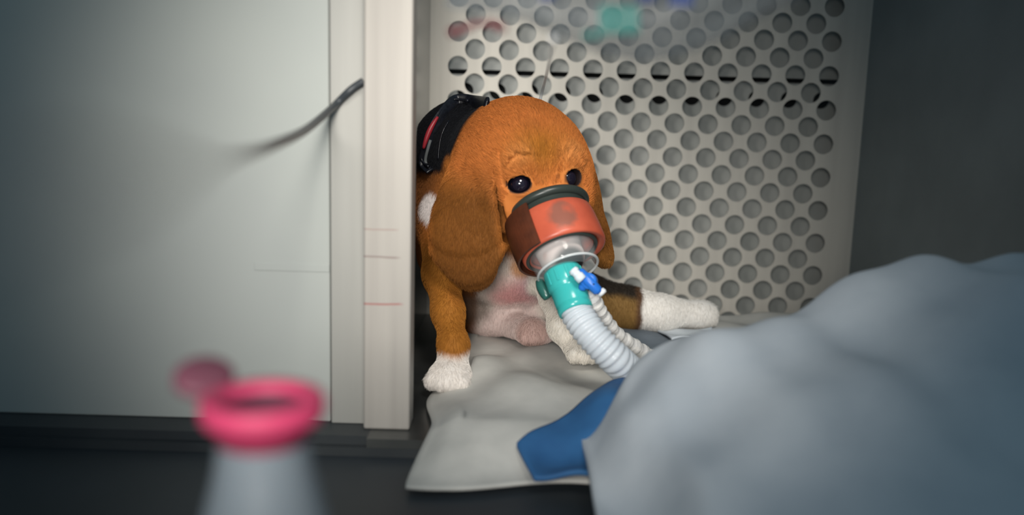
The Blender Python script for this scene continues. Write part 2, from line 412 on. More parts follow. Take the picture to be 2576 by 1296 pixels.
# right foreleg (brown, beside the post)
PAD = 0.016
pawA = G(1132, 965, 0.010)
chain([(P(1117, 590, 0.735), 0.020), (P(1113, 690, 0.700), 0.0142), (P(1127, 785, 0.668), 0.0108), (P(1141, 870, 0.640), 0.0096), (Vector((pawA.x + 0.001, pawA.y + 0.012, 0.020)), 0.0105)], 0.010)
def paw(c, fx, fy, n=4, r=0.0135):
    f = Vector((fx, fy, 0)).normalized(); sd = Vector((f.y, -f.x, 0))
    ell(c, (r * 1.15, r * 1.15, r * 0.80), 0.008)
    for t in range(n):
        q = (t - (n - 1) / 2) / ((n - 1) / 2)
        ell(Vector(c) + f * (r * (0.95 - 0.22 * q * q)) + sd * (q * r * 0.82) - Vector((0, 0, r * 0.18)), (r * 0.42, r * 0.42, r * 0.46), 0.003)
pawA_c = Vector((pawA.x, pawA.y, 0.0165)); paw(pawA_c, -0.15, -1)
# left foreleg (white, ahead of the belly)
pawB = G(1466, 908, PAD); pawB_c = Vector((pawB.x, pawB.y, PAD + 0.010))
chain([(P(1385, 660, 0.735), 0.015), (P(1392, 745, 0.715), 0.0100), (P(1412, 825, 0.688), 0.0088), (Vector((pawB_c.x - 0.008, pawB_c.y + 0.012, PAD + 0.012)), 0.0090)], 0.010)
paw(pawB_c, 0.25, -1, r=0.0130)
# belly folds, right hind leg tucked under, its small foot
ell(P(1300, 728, 0.782), (0.034, 0.026, 0.032), 0.02)
ell(P(1222, 782, 0.775), (0.028, 0.030, 0.022), 0.010)
ell(P(1268, 782, 0.762), (0.019, 0.013, 0.013), 0.006)
ell(P(1342, 785, 0.765), (0.012, 0.011, 0.011), 0.006)
pawC_c = P(1338, 834, 0.722)
chain([(P(1240, 800, 0.768), 0.015), (P(1298, 818, 0.748), 0.0105), (pawC_c, 0.0105)], 0.005)
paw(pawC_c, 0.45, -1, r=0.0122)
# left hind leg stretched out to the right
pawD = G(1756, 822, PAD); pawD_c = Vector((pawD.x, pawD.y, PAD + 0.012))
LEG_D = [(P(1400, 735, 0.800), 0.036), (P(1500, 768, 0.802), 0.0225), (P(1580, 775, 0.802), 0.0180), (P(1660, 786, 0.798), 0.0142), (pawD_c, 0.0125)]
chain(LEG_D, 0.014)
ell(pawD_c + Vector((0.004, -0.002, 0.0)), (0.017, 0.012, 0.0115), 0.008)

def surface_nets(D):
    S = D < 0; nx, ny, nz = D.shape
    cnt = np.zeros((nx - 1, ny - 1, nz - 1), np.uint8)
    for a in (0, 1):
        for b in (0, 1):
            for c in (0, 1): cnt += S[a:nx - 1 + a, b:ny - 1 + b, c:nz - 1 + c]
    act = np.argwhere((cnt > 0) & (cnt < 8)); idx = np.full(cnt.shape, -1, np.int32)
    idx[act[:, 0], act[:, 1], act[:, 2]] = np.arange(len(act))
    cs = [(a, b, c) for a in (0, 1) for b in (0, 1) for c in (0, 1)]
    val = {o: D[act[:, 0] + o[0], act[:, 1] + o[1], act[:, 2] + o[2]] for o in cs}
    acc = np.zeros((len(act), 3)); num = np.zeros(len(act))
    for o in cs:
        for ax in range(3):
            if o[ax]: continue
            o2 = list(o); o2[ax] = 1; o2 = tuple(o2)
            v0, v1 = val[o], val[o2]; m = (v0 < 0) != (v1 < 0)
            t = np.where(m, v0 / np.where(m, v0 - v1, 1), 0)
            pos = np.tile(np.array(o, float), (len(act), 1)); pos[:, ax] = t
            acc += pos * m[:, None]; num += m
    V = act + acc / num[:, None]
    Fs = []
    for ax in range(3):
        b, c = (ax + 1) % 3, (ax + 2) % 3
        s0 = [slice(None)] * 3; s1 = [slice(None)] * 3; s0[ax] = slice(0, -1); s1[ax] = slice(1, None)
        A, B = S[tuple(s0)], S[tuple(s1)]
        e = np.argwhere(A != B); e = e[(e[:, b] > 0) & (e[:, c] > 0) & (e[:, b] < D.shape[b] - 1) & (e[:, c] < D.shape[c] - 1)]
        ins = A[e[:, 0], e[:, 1], e[:, 2]]
        def cell(db, dc):
            q = e.copy(); q[:, b] += db; q[:, c] += dc; return idx[q[:, 0], q[:, 1], q[:, 2]]
        q = np.stack([cell(-1, -1), cell(0, -1), cell(0, 0), cell(-1, 0)], 1)
        q = np.where(ins[:, None], q, q[:, ::-1]); Fs.append(q)
    return V, np.concatenate(Fs)
# close the field at the borders of the box
for ax in range(3):
    for e in (0, -1):
        s = [slice(None)] * 3; s[ax] = e; FLD[tuple(s)] = np.maximum(FLD[tuple(s)], 0.0006)
V, Q = surface_nets(FLD); V = LO + V * VOX
# keep the one connected body, relax it lightly
def relax(V, Q, n, lam):
    e = np.concatenate([Q[:, [0, 1]], Q[:, [1, 2]], Q[:, [2, 3]], Q[:, [3, 0]]])
    for _ in range(n):
        a = np.zeros_like(V); w = np.zeros(len(V))
        for i, j in ((0, 1), (1, 0)):
            for ax in range(3): a[:, ax] += np.bincount(e[:, i], V[e[:, j], ax], len(V))
            w += np.bincount(e[:, i], minlength=len(V))
        V = V + lam * (a / w[:, None] - V)
    return V
V = relax(V, Q, 2, 0.5)

# coat colours, painted on the body with the shade of the neck put into them
def dist_chain(pts):
    best = np.full(len(V), 9.0)
    pts = [np.array(p, float) for p in pts]
    for p, q in zip(pts[:-1], pts[1:]):
        d = q - p; t = np.clip((V - p) @ d / d.dot(d), 0, 1); best = np.minimum(best, np.linalg.norm(V - p - t[:, None] * d, axis=1))
    return best
def sst(a, b, x): t = np.clip((x - a) / (b - a), 0, 1); return t * t * (3 - 2 * t)
def wob(f, ph): return (np.sin(V[:, 0] * f + ph) + np.sin(V[:, 1] * f * 1.1 + ph * 2) + np.sin(V[:, 2] * f * 0.9 + ph * 3)) / 3
C = np.tile(np.array(lin(172, 104, 44)[:3]), (len(V), 1))
def mixin(col, w): 
    global C
    C = C * (1 - w[:, None]) + np.array(lin(*col)[:3]) * w[:, None]
head_rel = V - np.array(A0); hl = head_rel @ np.array(HL); hu = head_rel @ np.array(HU); hdp = head_rel @ np.array(HD)
ear_a, ear_b = dist_chain(EAR_A), dist_chain(EAR_B)
# head: brighter orange crown, olive brow
body_d = np.minimum(dist_chain([WITH, CHEST, BELLY]), dist_chain([NECK0, WITH]))
head_in = sst(0.066, 0.052, np.sqrt(hl ** 2 + (hu + 0.002) ** 2 + (hdp + 0.04) ** 2))
mixin((198, 118, 58), head_in * 0.8)
mixin((168, 110, 34), head_in * np.exp(-((hl + 0.004) ** 2 / 0.00045 + (hdp + 0.026) ** 2 / 0.00016)) * 0.8)
mixin((214, 148, 84), head_in * (np.exp(-((np.abs(hl) - 0.021) ** 2 / 0.00008 + (hdp + 0.021) ** 2 / 0.00005)) * 0.6))
# ears, darker towards the tips
earw = np.maximum(sst(0.034, 0.024, ear_a), sst(0.030, 0.022, ear_b)) * sst(P(1200, 400, 0.67).z, P(1200, 500, 0.67).z, V[:, 2])
mixin((106, 64, 20), earw * 0.92)
mixin((88, 54, 20), earw * sst(P(1200, 600, 0.66).z, P(1200, 730, 0.66).z, V[:, 2]) * 0.55)
mixin((134, 92, 40), sst(0.028, 0.018, ear_b) * sst(P(1500, 590, 0.69).z, P(1500, 660, 0.69).z, V[:, 2]) * 0.5)
nk = sst(0.715, 0.735, V[:, 1]) * (1 - earw) * (1 - head_in); mixin((92, 54, 26), nk * 0.8)  # shaded side of the neck painted into the coat as dark brown
# black saddle over neck and back
sad = sst(-0.004, 0.006, V[:, 1] - 0.722 + 0.004 * wob(120, 1.0)) * sst(P(1100, 440, 0.75).z, P(1100, 420, 0.75).z, V[:, 2] + 0.003 * wob(160, 2)) * (1 - earw)
mixin((14, 15, 20), sad)
la_, lb_ = P(1205, 289, 0.71), P(1105, 430, 0.71)
tx, tz = lb_.x - la_.x, lb_.z - la_.z; tl = math.hypot(tx, tz)
sd_ = ((V[:, 0] - la_.x) * tz - (V[:, 2] - la_.z) * tx) / tl
blk = sst(-0.002, 0.003, sd_ + 0.002 * wob(260, 0.7)) * sst(0.682, 0.690, V[:, 1]) * sst(P(1100, 440, 0.72).z, P(1100, 424, 0.72).z, V[:, 2])
mixin((14, 15, 20), blk)
# white chest, belly, forelegs
low = P(1250, 640, 0.74).z
ch = sst(low + 0.012, low - 0.006, V[:, 2] + 0.004 * wob(140, 0.3)) * sst(P(1190, 700, 0.74).x, P(1215, 700, 0.74).x, V[:, 0]) * (1 - earw) * (1 - head_in)
mixin((226, 214, 204), ch)
pk = np.array(P(1300, 735, 0.735)); dpk = np.sqrt(((V[:, 0] - pk[0]) / 0.024) ** 2 + ((V[:, 1] - pk[1]) / 0.06) ** 2 + ((V[:, 2] - pk[2]) / 0.020) ** 2)
mixin((214, 158, 156), ch * sst(1.4, 0.3, dpk + 0.15 * wob(260, 1.7)) * 0.95)
mixin((176, 164, 178), ch * np.exp(-(((V[:, 0] - P(1350, 700, 0.74).x) / 0.012) ** 2 + ((V[:, 2] - P(1350, 700, 0.74).z) / 0.016) ** 2)) * 0.7)
wp = np.array(P(1082, 528, 0.72)); mixin((224, 216, 214), sst(0.016, 0.010, np.sqrt(((V[:, 0] - wp[0]) * 1.1) ** 2 + ((V[:, 1] - wp[1]) * 0.4) ** 2 + (V[:, 2] - wp[2]) ** 2) + 0.002 * wob(300, 0.5)) * (1 - earw))
tan = np.array(P(1312, 680, 0.70)); mixin((190, 128, 66), ch * sst(0.014, 0.007, np.sqrt((V[:, 0] - tan[0]) ** 2 + ((V[:, 1] - tan[1]) * 0.4) ** 2 + ((V[:, 2] - tan[2]) * 0.9) ** 2)) * 0.8)
legA = dist_chain([P(1117, 590, 0.735), P(1117, 690, 0.700), P(1130, 790, 0.668), P(1143, 880, 0.640), pawA_c])
la = sst(0.030, 0.022, legA) * (1 - earw) * sst(0.74, 0.70, V[:, 1])
mixin((150, 96, 34), la * sst(P(1100, 560, 0.72).z, P(1100, 640, 0.72).z, V[:, 2]))
mixin((226, 220, 214), la * sst(0.034, 0.026, V[:, 2] + 0.002 * wob(300, 1)))
legB = dist_chain([P(1385, 660, 0.735), P(1395, 745, 0.720), P(1420, 830, 0.690), pawB_c]); mixin((232, 226, 216), sst(0.026, 0.019, legB))
legC = dist_chain([P(1240, 800, 0.765), P(1298, 818, 0.748), pawC_c]); mixin((216, 196, 190), sst(0.026, 0.018, legC))
mixin((182, 146, 136), sst(0.017, 0.010, np.linalg.norm(V - np.array(pawC_c + Vector((0.0, -0.010, 0))), axis=1)) * 0.7)
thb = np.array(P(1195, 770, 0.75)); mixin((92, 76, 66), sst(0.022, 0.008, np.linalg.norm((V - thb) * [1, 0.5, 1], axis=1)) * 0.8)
legD = dist_chain([p for p, r in LEG_D]); xs = P(1608, 780, 0.80).x
dl = sst(0.040, 0.028, legD) * sst(P(1455, 780, 0.80).x, P(1480, 780, 0.80).x, V[:, 0])
mixin((128, 98, 54), dl)
mixin((44, 38, 32), dl * sst(-0.001, 0.008, V[:, 2] - P(1540, 752, 0.785).z + 0.55 * (V[:, 0] - P(1540, 752, 0.785).x) * 0.25 + 0.002 * wob(280, 2)))
mixin((92, 66, 46), dl * sst(xs - 0.008, xs - 0.002, V[:, 0]))
mixin((230, 227, 222), dl * sst(xs - 0.0015, xs + 0.002, V[:, 0] + 0.0015 * wob(330, 1)))
# white muzzle inside the mask, black nose, dark eye rims
mz = sst(0.012, 0.024, hdp) * sst(0.036, 0.030, np.sqrt(hl ** 2 + hu ** 2)); mixin((222, 208, 204), mz)
mixin((205, 160, 150), mz * sst(0.3, 0.8, wob(500, 1.2)) * 0.5)
nos = np.array(hd(0, 0.006, 0.054)); mixin((30, 28, 30), sst(0.014, 0.010, np.linalg.norm(V - nos, axis=1)))
for s in (-1, 1):
    c, out, e2, e3 = EYE[s]; r = V - np.array(c + out * 0.0060)
    q = np.sqrt((r @ np.array(e2) / (0.0086 if s < 0 else 0.0072)) ** 2 + (r @ np.array(e3) / 0.0066) ** 2)
    f = (np.linalg.norm(V - np.array(c), axis=1) < 0.0128)
    mixin((34, 24, 24), sst(1.32, 1.04, q) * f)
    q2 = np.sqrt(((r @ np.array(e2) - (-s) * 0.009) / 0.006) ** 2 + ((r @ np.array(e3)) / 0.004) ** 2)
    mixin((50, 34, 28), sst(1.2, 0.6, q2) * f * 0.6)
    q3 = np.sqrt(((r @ np.array(e2)) / 0.0135) ** 2 + ((r @ np.array(e3)) / 0.0105) ** 2)
    mixin((120, 62, 26), sst(1.3, 0.95, q3) * sst(0.75, 1.0, q3) * f * 0.5)

fur = pmat('puppy_coat', (1, 1, 1, 1), 0.75, 0.0, 0.25)
at = nd(fur, 'ShaderNodeAttribute', attribute_name='coat'); lk(fur, at.outputs['Color'], fur.node_tree.nodes['Principled BSDF'].inputs['Base Color'])
me = bpy.data.meshes.new('puppy'); me.from_pydata(V.tolist(), [], Q.tolist()); me.update()
me.polygons.foreach_set('use_smooth', [True] * len(me.polygons)); me.materials.append(fur)
ca = me.color_attributes.new('coat', 'FLOAT_COLOR', 'POINT')
ca.data.foreach_set('color', np.concatenate([C, np.ones((len(V), 1))], 1).astype(np.float32).ravel())
puppy = bpy.data.objects.new('puppy', me); COL.objects.link(puppy)
tag(puppy, 'brown, black and white beagle puppy sitting against the cage wall with a breathing mask on', 'puppy')
eye_mat = pmat('eye_dark', lin(16, 15, 26), 0.04, 0.0, 0.6, coat=1.0)
iris_mat = pmat('eye_iris', lin(26, 22, 34), 0.12, 0.0, 0.6, coat=1.0)
cornea = pmat('eye_cornea', (1, 1, 1, 1), 0.0, 0.0, 0.5, trans=1.0, ior=1.33)
for s in (-1, 1):
    c, out, e2, e3 = EYE[s]
    look = (out * 0.75 + CB * 0.5 + HD * 0.1).normalized(); a1 = HL - look * HL.dot(look); a1.normalize(); a2 = look.cross(a1)
    prof = [(-0.0087 * math.cos(math.pi * k / 24), max(0.0087 * math.sin(math.pi * k / 24), 1e-5)) for k in range(25)]
    eb = MB().lathe(c, look, a1, a2, prof, 36).build('eye', eye_mat, puppy); tag(eb, 'dark glossy eye')
    MB().lathe(c + look * 0.0003, look, a1, a2, [(0.0066, 0.0054), (0.0072, 0.0047), (0.0081, 0.0028), (0.00845, 0.0012), (0.0085, 0.0001)], 28).build('iris', iris_mat, eb)
# short coat: one strand object
def tri_sample(n):
    T = np.concatenate([Q[:, [0, 1, 2]], Q[:, [0, 2, 3]]]); a, b, c = V[T[:, 0]], V[T[:, 1]], V[T[:, 2]]
    nrm = np.cross(b - a, c - a); ar = np.linalg.norm(nrm, axis=1) / 2; nrm = nrm / (2 * ar[:, None] + 1e-12)
    cen = (a + b + c) / 3
    rel = cen - np.array(A0); l, u, d = rel @ np.array(HL), rel @ np.array(HU), rel @ np.array(HD)
    wgt = np.ones(len(T))
    wgt[(d > -0.004) & (np.sqrt(l * l + u * u) < 0.034)] = 0                # beneath the mask
    for s in (-1, 1):
        cc, out, e2, e3 = EYE[s]; r = cen - np.array(cc)
        wgt[(np.linalg.norm(r, axis=1) < 0.0135)] = 0
    for s in (-1, 1):
        wgt[(np.linalg.norm(cen - np.array(EYE[s][0]), axis=1) < 0.020) & (C[T[:, 0]].sum(1) < 0.22)] = 0
    wgt[(cen[:, 1] > 0.80)] *= 0.2
    near = np.linalg.norm(cen - np.array(hd(0, 0, -0.04)), axis=1) < 0.075; wgt[near] *= 2.2
    pr = ar * wgt; pr /= pr.sum(); k = np.random.choice(len(T), n, p=pr)
    r1 = np.sqrt(np.random.rand(n, 1)); r2 = np.random.rand(n, 1)
    pos = (1 - r1) * a[k] + r1 * (1 - r2) * b[k] + r1 * r2 * c[k]
    return pos, nrm[k], C[T[k, 0]], earw[T[k, 0]], head_in[T[k, 0]]
NH = 170000
pos, nrm, col, ew, hw = tri_sample(NH)
flow = np.tile(np.array([0.05, -0.1, -1.0]), (NH, 1))
hflow = -np.array(HD) * 1.0 + np.array(HU) * 0.15
side = (pos - np.array(A0)) @ np.array(HL)
hf = hflow[None, :] + np.array(HL)[None, :] * (side[:, None] * 22)
wgt = (hw * (1 - ew))[:, None]; flow = flow * (1 - wgt) + hf * wgt
flow += np.random.randn(NH, 3) * 0.16
flow -= nrm * np.sum(flow * nrm, 1)[:, None]; flow /= np.linalg.norm(flow, axis=1)[:, None] + 1e-9
ln = ((0.0024 + 0.0018 * np.random.rand(NH)) * (1 + 0.5 * hw * (1 - ew)))[:, None]
p1 = pos + flow * ln * 0.5 + nrm * ln * 0.17; p2 = pos + flow * ln * 1.0 + nrm * ln * 0.20
pts = np.stack([pos - nrm * 0.0003, p1, p2], 1).reshape(-1, 3).astype(np.float32)
cv = bpy.data.hair_curves.new('fur'); cv.add_curves([3] * NH)
cv.attributes['position'].data.foreach_set('vector', pts.ravel())
ra = cv.attributes.new('radius', 'FLOAT', 'POINT'); ra.data.foreach_set('value', np.tile(np.array([0.00011, 0.00009, 0.000015], np.float32), NH))
hc = col * (0.78 + 0.46 * np.random.rand(NH, 1)); 
dk = np.random.rand(NH) < 0.06 * hw; hc[dk] *= 0.4
ha = cv.attributes.new('coat', 'FLOAT_COLOR', 'CURVE')
ha.data.foreach_set('color', np.concatenate([hc, np.ones((NH, 1))], 1).astype(np.float32).ravel())
cv.materials.append(fur)
fo = bpy.data.objects.new('fur', cv); COL.objects.link(fo); fo.parent = puppy; tag(fo, 'short smooth tricolour coat', kind='stuff')

# ------------------------------------------------------------------ breathing mask
def clear_mat(name, col, alpha, rough=0.06):
    m = pmat(name, col, rough, 0.0, 0.6, alpha=alpha); return m
M['rim'] = pmat('dark_rubber', lin(48, 55, 52), 0.34, spec=0.5)
M['clear'] = clear_mat('clear_plastic', lin(205, 212, 214), 0.12, 0.05)
M['clear_edge'] = clear_mat('clear_plastic_edge', lin(225, 230, 232), 0.62, 0.08)
def cuff_material():
    m = mottled('red_rubber', lin(192, 92, 68), lin(176, 80, 58), 45, 0.36, spec=0.5)
    b = m.node_tree.nodes['Principled BSDF']; cur = b.inputs['Base Color'].links[0].from_socket
    tc = nd(m, 'ShaderNodeTexCoord'); nz = nd(m, 'ShaderNodeTexNoise'); nz.inputs['Scale'].default_value = 130; lk(m, tc.outputs['Object'], nz.inputs['Vector'])
    def ball(p, r0, r1, amp):
        ds = nd(m, 'ShaderNodeVectorMath', operation='DISTANCE'); lk(m, tc.outputs['Object'], ds.inputs[0]); ds.inputs[1].default_value = p
        ad = nd(m, 'ShaderNodeMath', operation='MULTIPLY_ADD'); lk(m, nz.outputs['Fac'], ad.inputs[0]); ad.inputs[1].default_value = amp; lk(m, ds.outputs['Value'], ad.inputs[2])
        mr = nd(m, 'ShaderNodeMapRange'); lk(m, ad.outputs[0], mr.inputs[0]); mr.inputs[1].default_value = r1; mr.inputs[2].default_value = r0
        mr.inputs[3].default_value = 0; mr.inputs[4].default_value = 1; return mr.outputs[0]
    k = ball(hd(-0.0025, 0.031, 0.0275), 0.0120, 0.0170, 0.008)
    h = ball(hd(0.0035, 0.031, 0.0245), 0.0045, 0.0100, 0.009)
    iv = nd(m, 'ShaderNodeMath', operation='MULTIPLY_ADD'); lk(m, h, iv.inputs[0]); iv.inputs[1].default_value = -0.75; iv.inputs[2].default_value = 1
    mu = nd(m, 'ShaderNodeMath', operation='MULTIPLY'); lk(m, k, mu.inputs[0]); lk(m, iv.outputs[0], mu.inputs[1])
    m2 = nd(m, 'ShaderNodeMath', operation='MULTIPLY'); lk(m, mu.outputs[0], m2.inputs[0]); m2.inputs[1].default_value = 0.78
    mix = nd(m, 'ShaderNodeMixRGB'); lk(m, m2.outputs[0], mix.inputs[0]); lk(m, cur, mix.inputs[1]); mix.inputs[2].default_value = lin(120, 84, 72)
    lk(m, mix.outputs[0], b.inputs['Base Color']); return m
M['cuff'] = cuff_material()
M['flap'] = mottled('shaded_rubber', lin(92, 48, 30), lin(72, 38, 24), 70, 0.45)  # darker brown carries the shade on the side of the cuff
M['teal'] = pmat('teal_plastic', lin(60, 176, 174), 0.22, spec=0.5, sss=0.25)
M['white_plastic'] = pmat('white_plastic', lin(226, 230, 234), 0.4, sss=0.15)
M['green'] = pmat('dark_green_plastic', lin(42, 92, 86), 0.25)
mask = empty('breathing_mask', tuple(A0)); tag(mask, 'red rubber and clear plastic breathing mask strapped over the muzzle of the puppy', 'mask')
def lath(prof, seg=64, closed=False, **kw): return MB().lathe(A0, HD, HL, HU, prof, seg, closed=closed, **kw)
SX, SY = 1.03, 0.97
AM = A0 + HL * 0.0025
tor = lambda d, r, m, n=14: [(d + m * math.cos(2*math.pi*k/n), r + m * math.sin(2*math.pi*k/n)) for k in range(n)]
MB().lathe(AM, HD, HL, HU, tor(0.0046, 0.0272, 0.0034), 64, SX, SY, closed=True).build('rim', M['rim'], mask)
band = [(0.0060, 0.0268), (0.0085, 0.0266), (0.0130, 0.0278), (0.0150, 0.0285), (0.0150, 0.0262), (0.006, 0.0252)]
MB().lathe(AM, HD, HL, HU, band, 64, SX, SY, closed=True).build('band', M['rim'], mask)
cuff = [(0.0130, 0.0286), (0.0140, 0.0294), (0.0200, 0.0303), (0.0320, 0.0310), (0.0405, 0.0312), (0.0430, 0.0306), (0.0436, 0.0292),
        (0.0425, 0.0250), (0.0405, 0.0250), (0.0410, 0.0285), (0.0320, 0.0292), (0.0135, 0.0268)]
MB().lathe(AM, HD, HL, HU, cuff, 72, SX, SY, closed=True).build('cuff', M['cuff'], mask)
# shade on the ear side of the cuff, put in as a darker brown shell
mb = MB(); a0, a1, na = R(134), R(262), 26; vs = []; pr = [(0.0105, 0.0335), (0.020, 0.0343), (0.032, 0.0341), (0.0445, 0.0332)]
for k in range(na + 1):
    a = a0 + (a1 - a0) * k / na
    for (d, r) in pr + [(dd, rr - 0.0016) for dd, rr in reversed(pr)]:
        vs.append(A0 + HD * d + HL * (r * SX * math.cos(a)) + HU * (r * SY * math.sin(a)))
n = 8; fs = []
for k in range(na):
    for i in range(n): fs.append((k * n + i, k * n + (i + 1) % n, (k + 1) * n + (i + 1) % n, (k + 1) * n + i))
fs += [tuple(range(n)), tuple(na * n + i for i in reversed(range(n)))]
mb.add(vs, fs, False); tag(mb.build('shaded_side', M['flap'], mask), 'darker brown shell for the shaded side of the cuff')  # the flap material is the shade colour of the cuff side
cup = [(0.0400, 0.0252), (0.0480, 0.0242), (0.0570, 0.0226), (0.0582, 0.0218), (0.0590, 0.0195), (0.0594, 0.0170), (0.0596, 0.0145)]
inn = [(d - 0.0008, r - 0.0009) for d, r in reversed(cup)]
cp = lath(cup + inn, closed=True).build('clear_cup', M['clear'], mask)
lath(tor(0.0578, 0.0227, 0.0010, 10), closed=True).build('flange', M['clear_edge'], cp)
lath(tor(0.0428, 0.0262, 0.0016, 10), closed=True).build('gasket', M['rim'], mask)
gt = hd(-0.0190, -0.012, 0.0600)
MB().sweep(catmull([gt - HD * 0.004, gt + HD * 0.002, gt + HD * 0.008 + HL * 0.001, gt + HD * 0.0125 + HL * 0.002], 6), [0.0012] + [0.0030 + 0.0012 * math.sin(math.pi * k / 17) for k in range(17)] + [0.0012], 14).build('valve_tab', M['green'], mask)
AC = A0 - HL * 0.0050
con = [(0.0630, 0.0126), (0.0632, 0.0139), (0.0655, 0.0146), (0.0800, 0.0143), (0.0812, 0.0136), (0.0830, 0.0130), (0.0850, 0.0134), (0.0960, 0.0131), (0.0975, 0.0126), (0.0990, 0.0131), (0.1030, 0.0129), (0.1040, 0.0118), (0.1040, 0.0090), (0.0640, 0.0095)]
con = [(0.0575 + (d - 0.063) * 0.84, r * 0.97) for d, r in con]
cn = MB().lathe(AC, HD, HL, HU, con, 48, closed=True).build('connector', M['teal'], mask)
for k in range(5):
    a = R(35 + k * 32); c = AC + HD * 0.0650 + (HL * math.cos(a) + HU * math.sin(a)) * 0.0140
    t = (HL * -math.sin(a) + HU * math.cos(a)); rn = (HL * math.cos(a) + HU * math.sin(a))
    MB().obox(c, HD, t, rn, 0.0050, 0.0011, 0.0005).build('rib', M['teal'], cn, bevel=0.0004)

# corrugated hose leaving the connector
M['hose'] = pmat('hose_plastic', lin(214, 222, 230), 0.28, spec=0.5, alpha=0.85, sss=0.1)
h0 = AC + HD * 0.0890; h1 = AC + HD * 0.0965 + HL * 0.001
path = catmull([h0, h1, P(1492, 846, 0.594), P(1545, 900, 0.592), G(1600, 950, 0.026), G(1665, 1010, 0.026), G(1760, 1080, 0.026)], 30)
L_ = 0; rad = []
for i, p in enumerate(path):
    if i: L_ += (p - path[i - 1]).length
    rad.append(0.0113 + 0.0007 * math.sin(L_ / 0.0042 * 2 * math.pi))
hose = MB().sweep(path, rad, 24).build('breathing_hose', M['hose']); tag(hose, 'translucent white corrugated hose running from the teal connector onto the pad', 'hose')

# stopcock hanging beside the connector
M['blue'] = pmat('blue_plastic', lin(40, 112, 206), 0.35, spec=0.5, sss=0.05)
M['milky'] = pmat('milky_plastic', lin(214, 226, 236), 0.25, spec=0.6, sss=0.1)
sc0 = P(1482, 708, 0.606); v1 = bas((0.66, -0.72, 0.22)).normalized(); v2 = bas((0.72, 0.62, 0.10)); v2 = (v2 - v1 * v2.dot(v1)).normalized(); v3 = v1.cross(v2)
stop = empty('stopcock', tuple(sc0)); tag(stop, 'small bright blue three-way stopcock beside the teal connector', 'stopcock')
MB().lathe(sc0, v3, v1, v2, [(-0.0055, 0.0010), (-0.0055, 0.0052), (-0.0045, 0.0058), (0.0045, 0.0058), (0.0055, 0.0052), (0.0055, 0.0010)], 28).build('body', M['blue'], stop)
hb = MB().sweep([sc0 - v1 * 0.0105 + v3 * 0.003, sc0 - v1 * 0.009 + v3 * 0.003, sc0 + v3 * 0.0035, sc0 + v1 * 0.0095 + v3 * 0.003, sc0 + v1 * 0.0115 + v3 * 0.003], [0.0015, 0.0034, 0.0042, 0.0036, 0.0016], 16).build('lever', M['blue'], stop)
MB().sweep([sc0 - v2 * 0.0088 + v3 * 0.002, sc0 - v2 * 0.007 + v3 * 0.002, sc0 + v2 * 0.0035 + v3 * 0.002, sc0 + v2 * 0.0050 + v3 * 0.002], [0.0012, 0.0030, 0.0030, 0.0012], 14).build('wing', M['blue'], stop)
hk = sc0 + v1 * 0.0035 - v2 * 0.0 + CB * 0.0072
MB().lathe(hk, CB, CR, CU, [(-0.003, 0.0001), (-0.003, 0.0013), (-0.0002, 0.0013), (0.0, 0.0001)], 14).build('pivot_hole', M['dark_void'], hb)
pc = P(1453, 692, 0.600)
MB().lathe(pc - v1 * 0.0052, v1, v2, v3, [(0, 0.0005), (0, 0.0034), (0.0022, 0.0038), (0.0028, 0.0031), (0.0052, 0.0031), (0.0058, 0.0038), (0.0100, 0.0036), (0.0104, 0.0005)], 20).build('clear_port', M['milky'], stop)
pw = sc0 + v1 * 0.0110 + v2 * 0.0012
MB().lathe(pw, v1, v2, v3, [(-0.001, 0.0004), (-0.001, 0.0030), (0.0012, 0.0034), (0.0026, 0.0028), (0.0028, 0.0004)], 18).build('cap', M['white_plastic'], stop)
# taped line from the stopcock down to the pad
M['tape'] = mottled('white_tape', lin(232, 230, 226), lin(208, 208, 208), 220, 0.7, bump=0.25)
lp = catmull([P(1482, 738, 0.612), P(1496, 762, 0.615), P(1518, 796, 0.625), P(1548, 838, 0.640), P(1588, 868, 0.655), G(1630, 896, 0.023), G(1672, 925, 0.023)], 14)
lr = [0.0038 + 0.0016 * math.exp(-((i - 12) / 8.0) ** 2) + 0.0030 * (i / len(lp)) + 0.0005 * math.sin(i * 0.9) + 0.0004 * math.sin(i * 2.3) for i in range(len(lp))]
ln_ = MB().sweep(lp, lr, 16).build('taped_line', M['tape']); tag(ln_, 'lumpy white taped infusion line hanging from the blue stopcock to the pad', 'tubing')

# ------------------------------------------------------------------ harness on the neck
def fld_at(p):
    q = ((np.array(p) - LO) / VOX); i = np.floor(q).astype(int)
    if (i < 0).any() or (i >= np.array([NX, NY, NZ]) - 1).any(): return 0.05
    return float(FLD[i[0], i[1], i[2]])
def surf(px, py, off=0.0, y0=0.58, y1=0.86):
    y = y0
    while y < y1:
        if fld_at(P(px, py, y)) < 0: return P(px, py, y - off)
        y += 0.0008
    return None
def strap_pts(l, off, dy):
    out = []
    for (px, py) in l:
        q = None
        for sx in (0, 4, 8, 14, 20, 28):
            q = surf(px + sx, py + (sx if py < 300 else 0), off, 0.69)
            if q is not None:
                q = P(px, py, q.y); break
        out.append(q or P(px, py, dy))
    return out
M['harness'] = mottled('black_webbing', lin(22, 24, 32), lin(12, 13, 18), 300, 0.28, bump=0.1)
M['red'] = pmat('red_piping', lin(150, 40, 50), 0.35)
har = empty('harness', tuple(P(1110, 330, 0.75))); tag(har, 'glossy black harness with red edge on the neck of the puppy', 'harness')
sp = strap_pts([(1224, 268), (1190, 262), (1158, 258), (1138, 268), (1114, 298), (1094, 332), (1080, 372), (1074, 408), (1092, 428)], 0.001, 0.77)
cvp = catmull(sp, 8)
MB().sweep(cvp, [0.0075] * len(cvp), 18, flat=0.24, up=Vector((0.3, -0.8, 0.5))).build('strap', M['harness'], har)
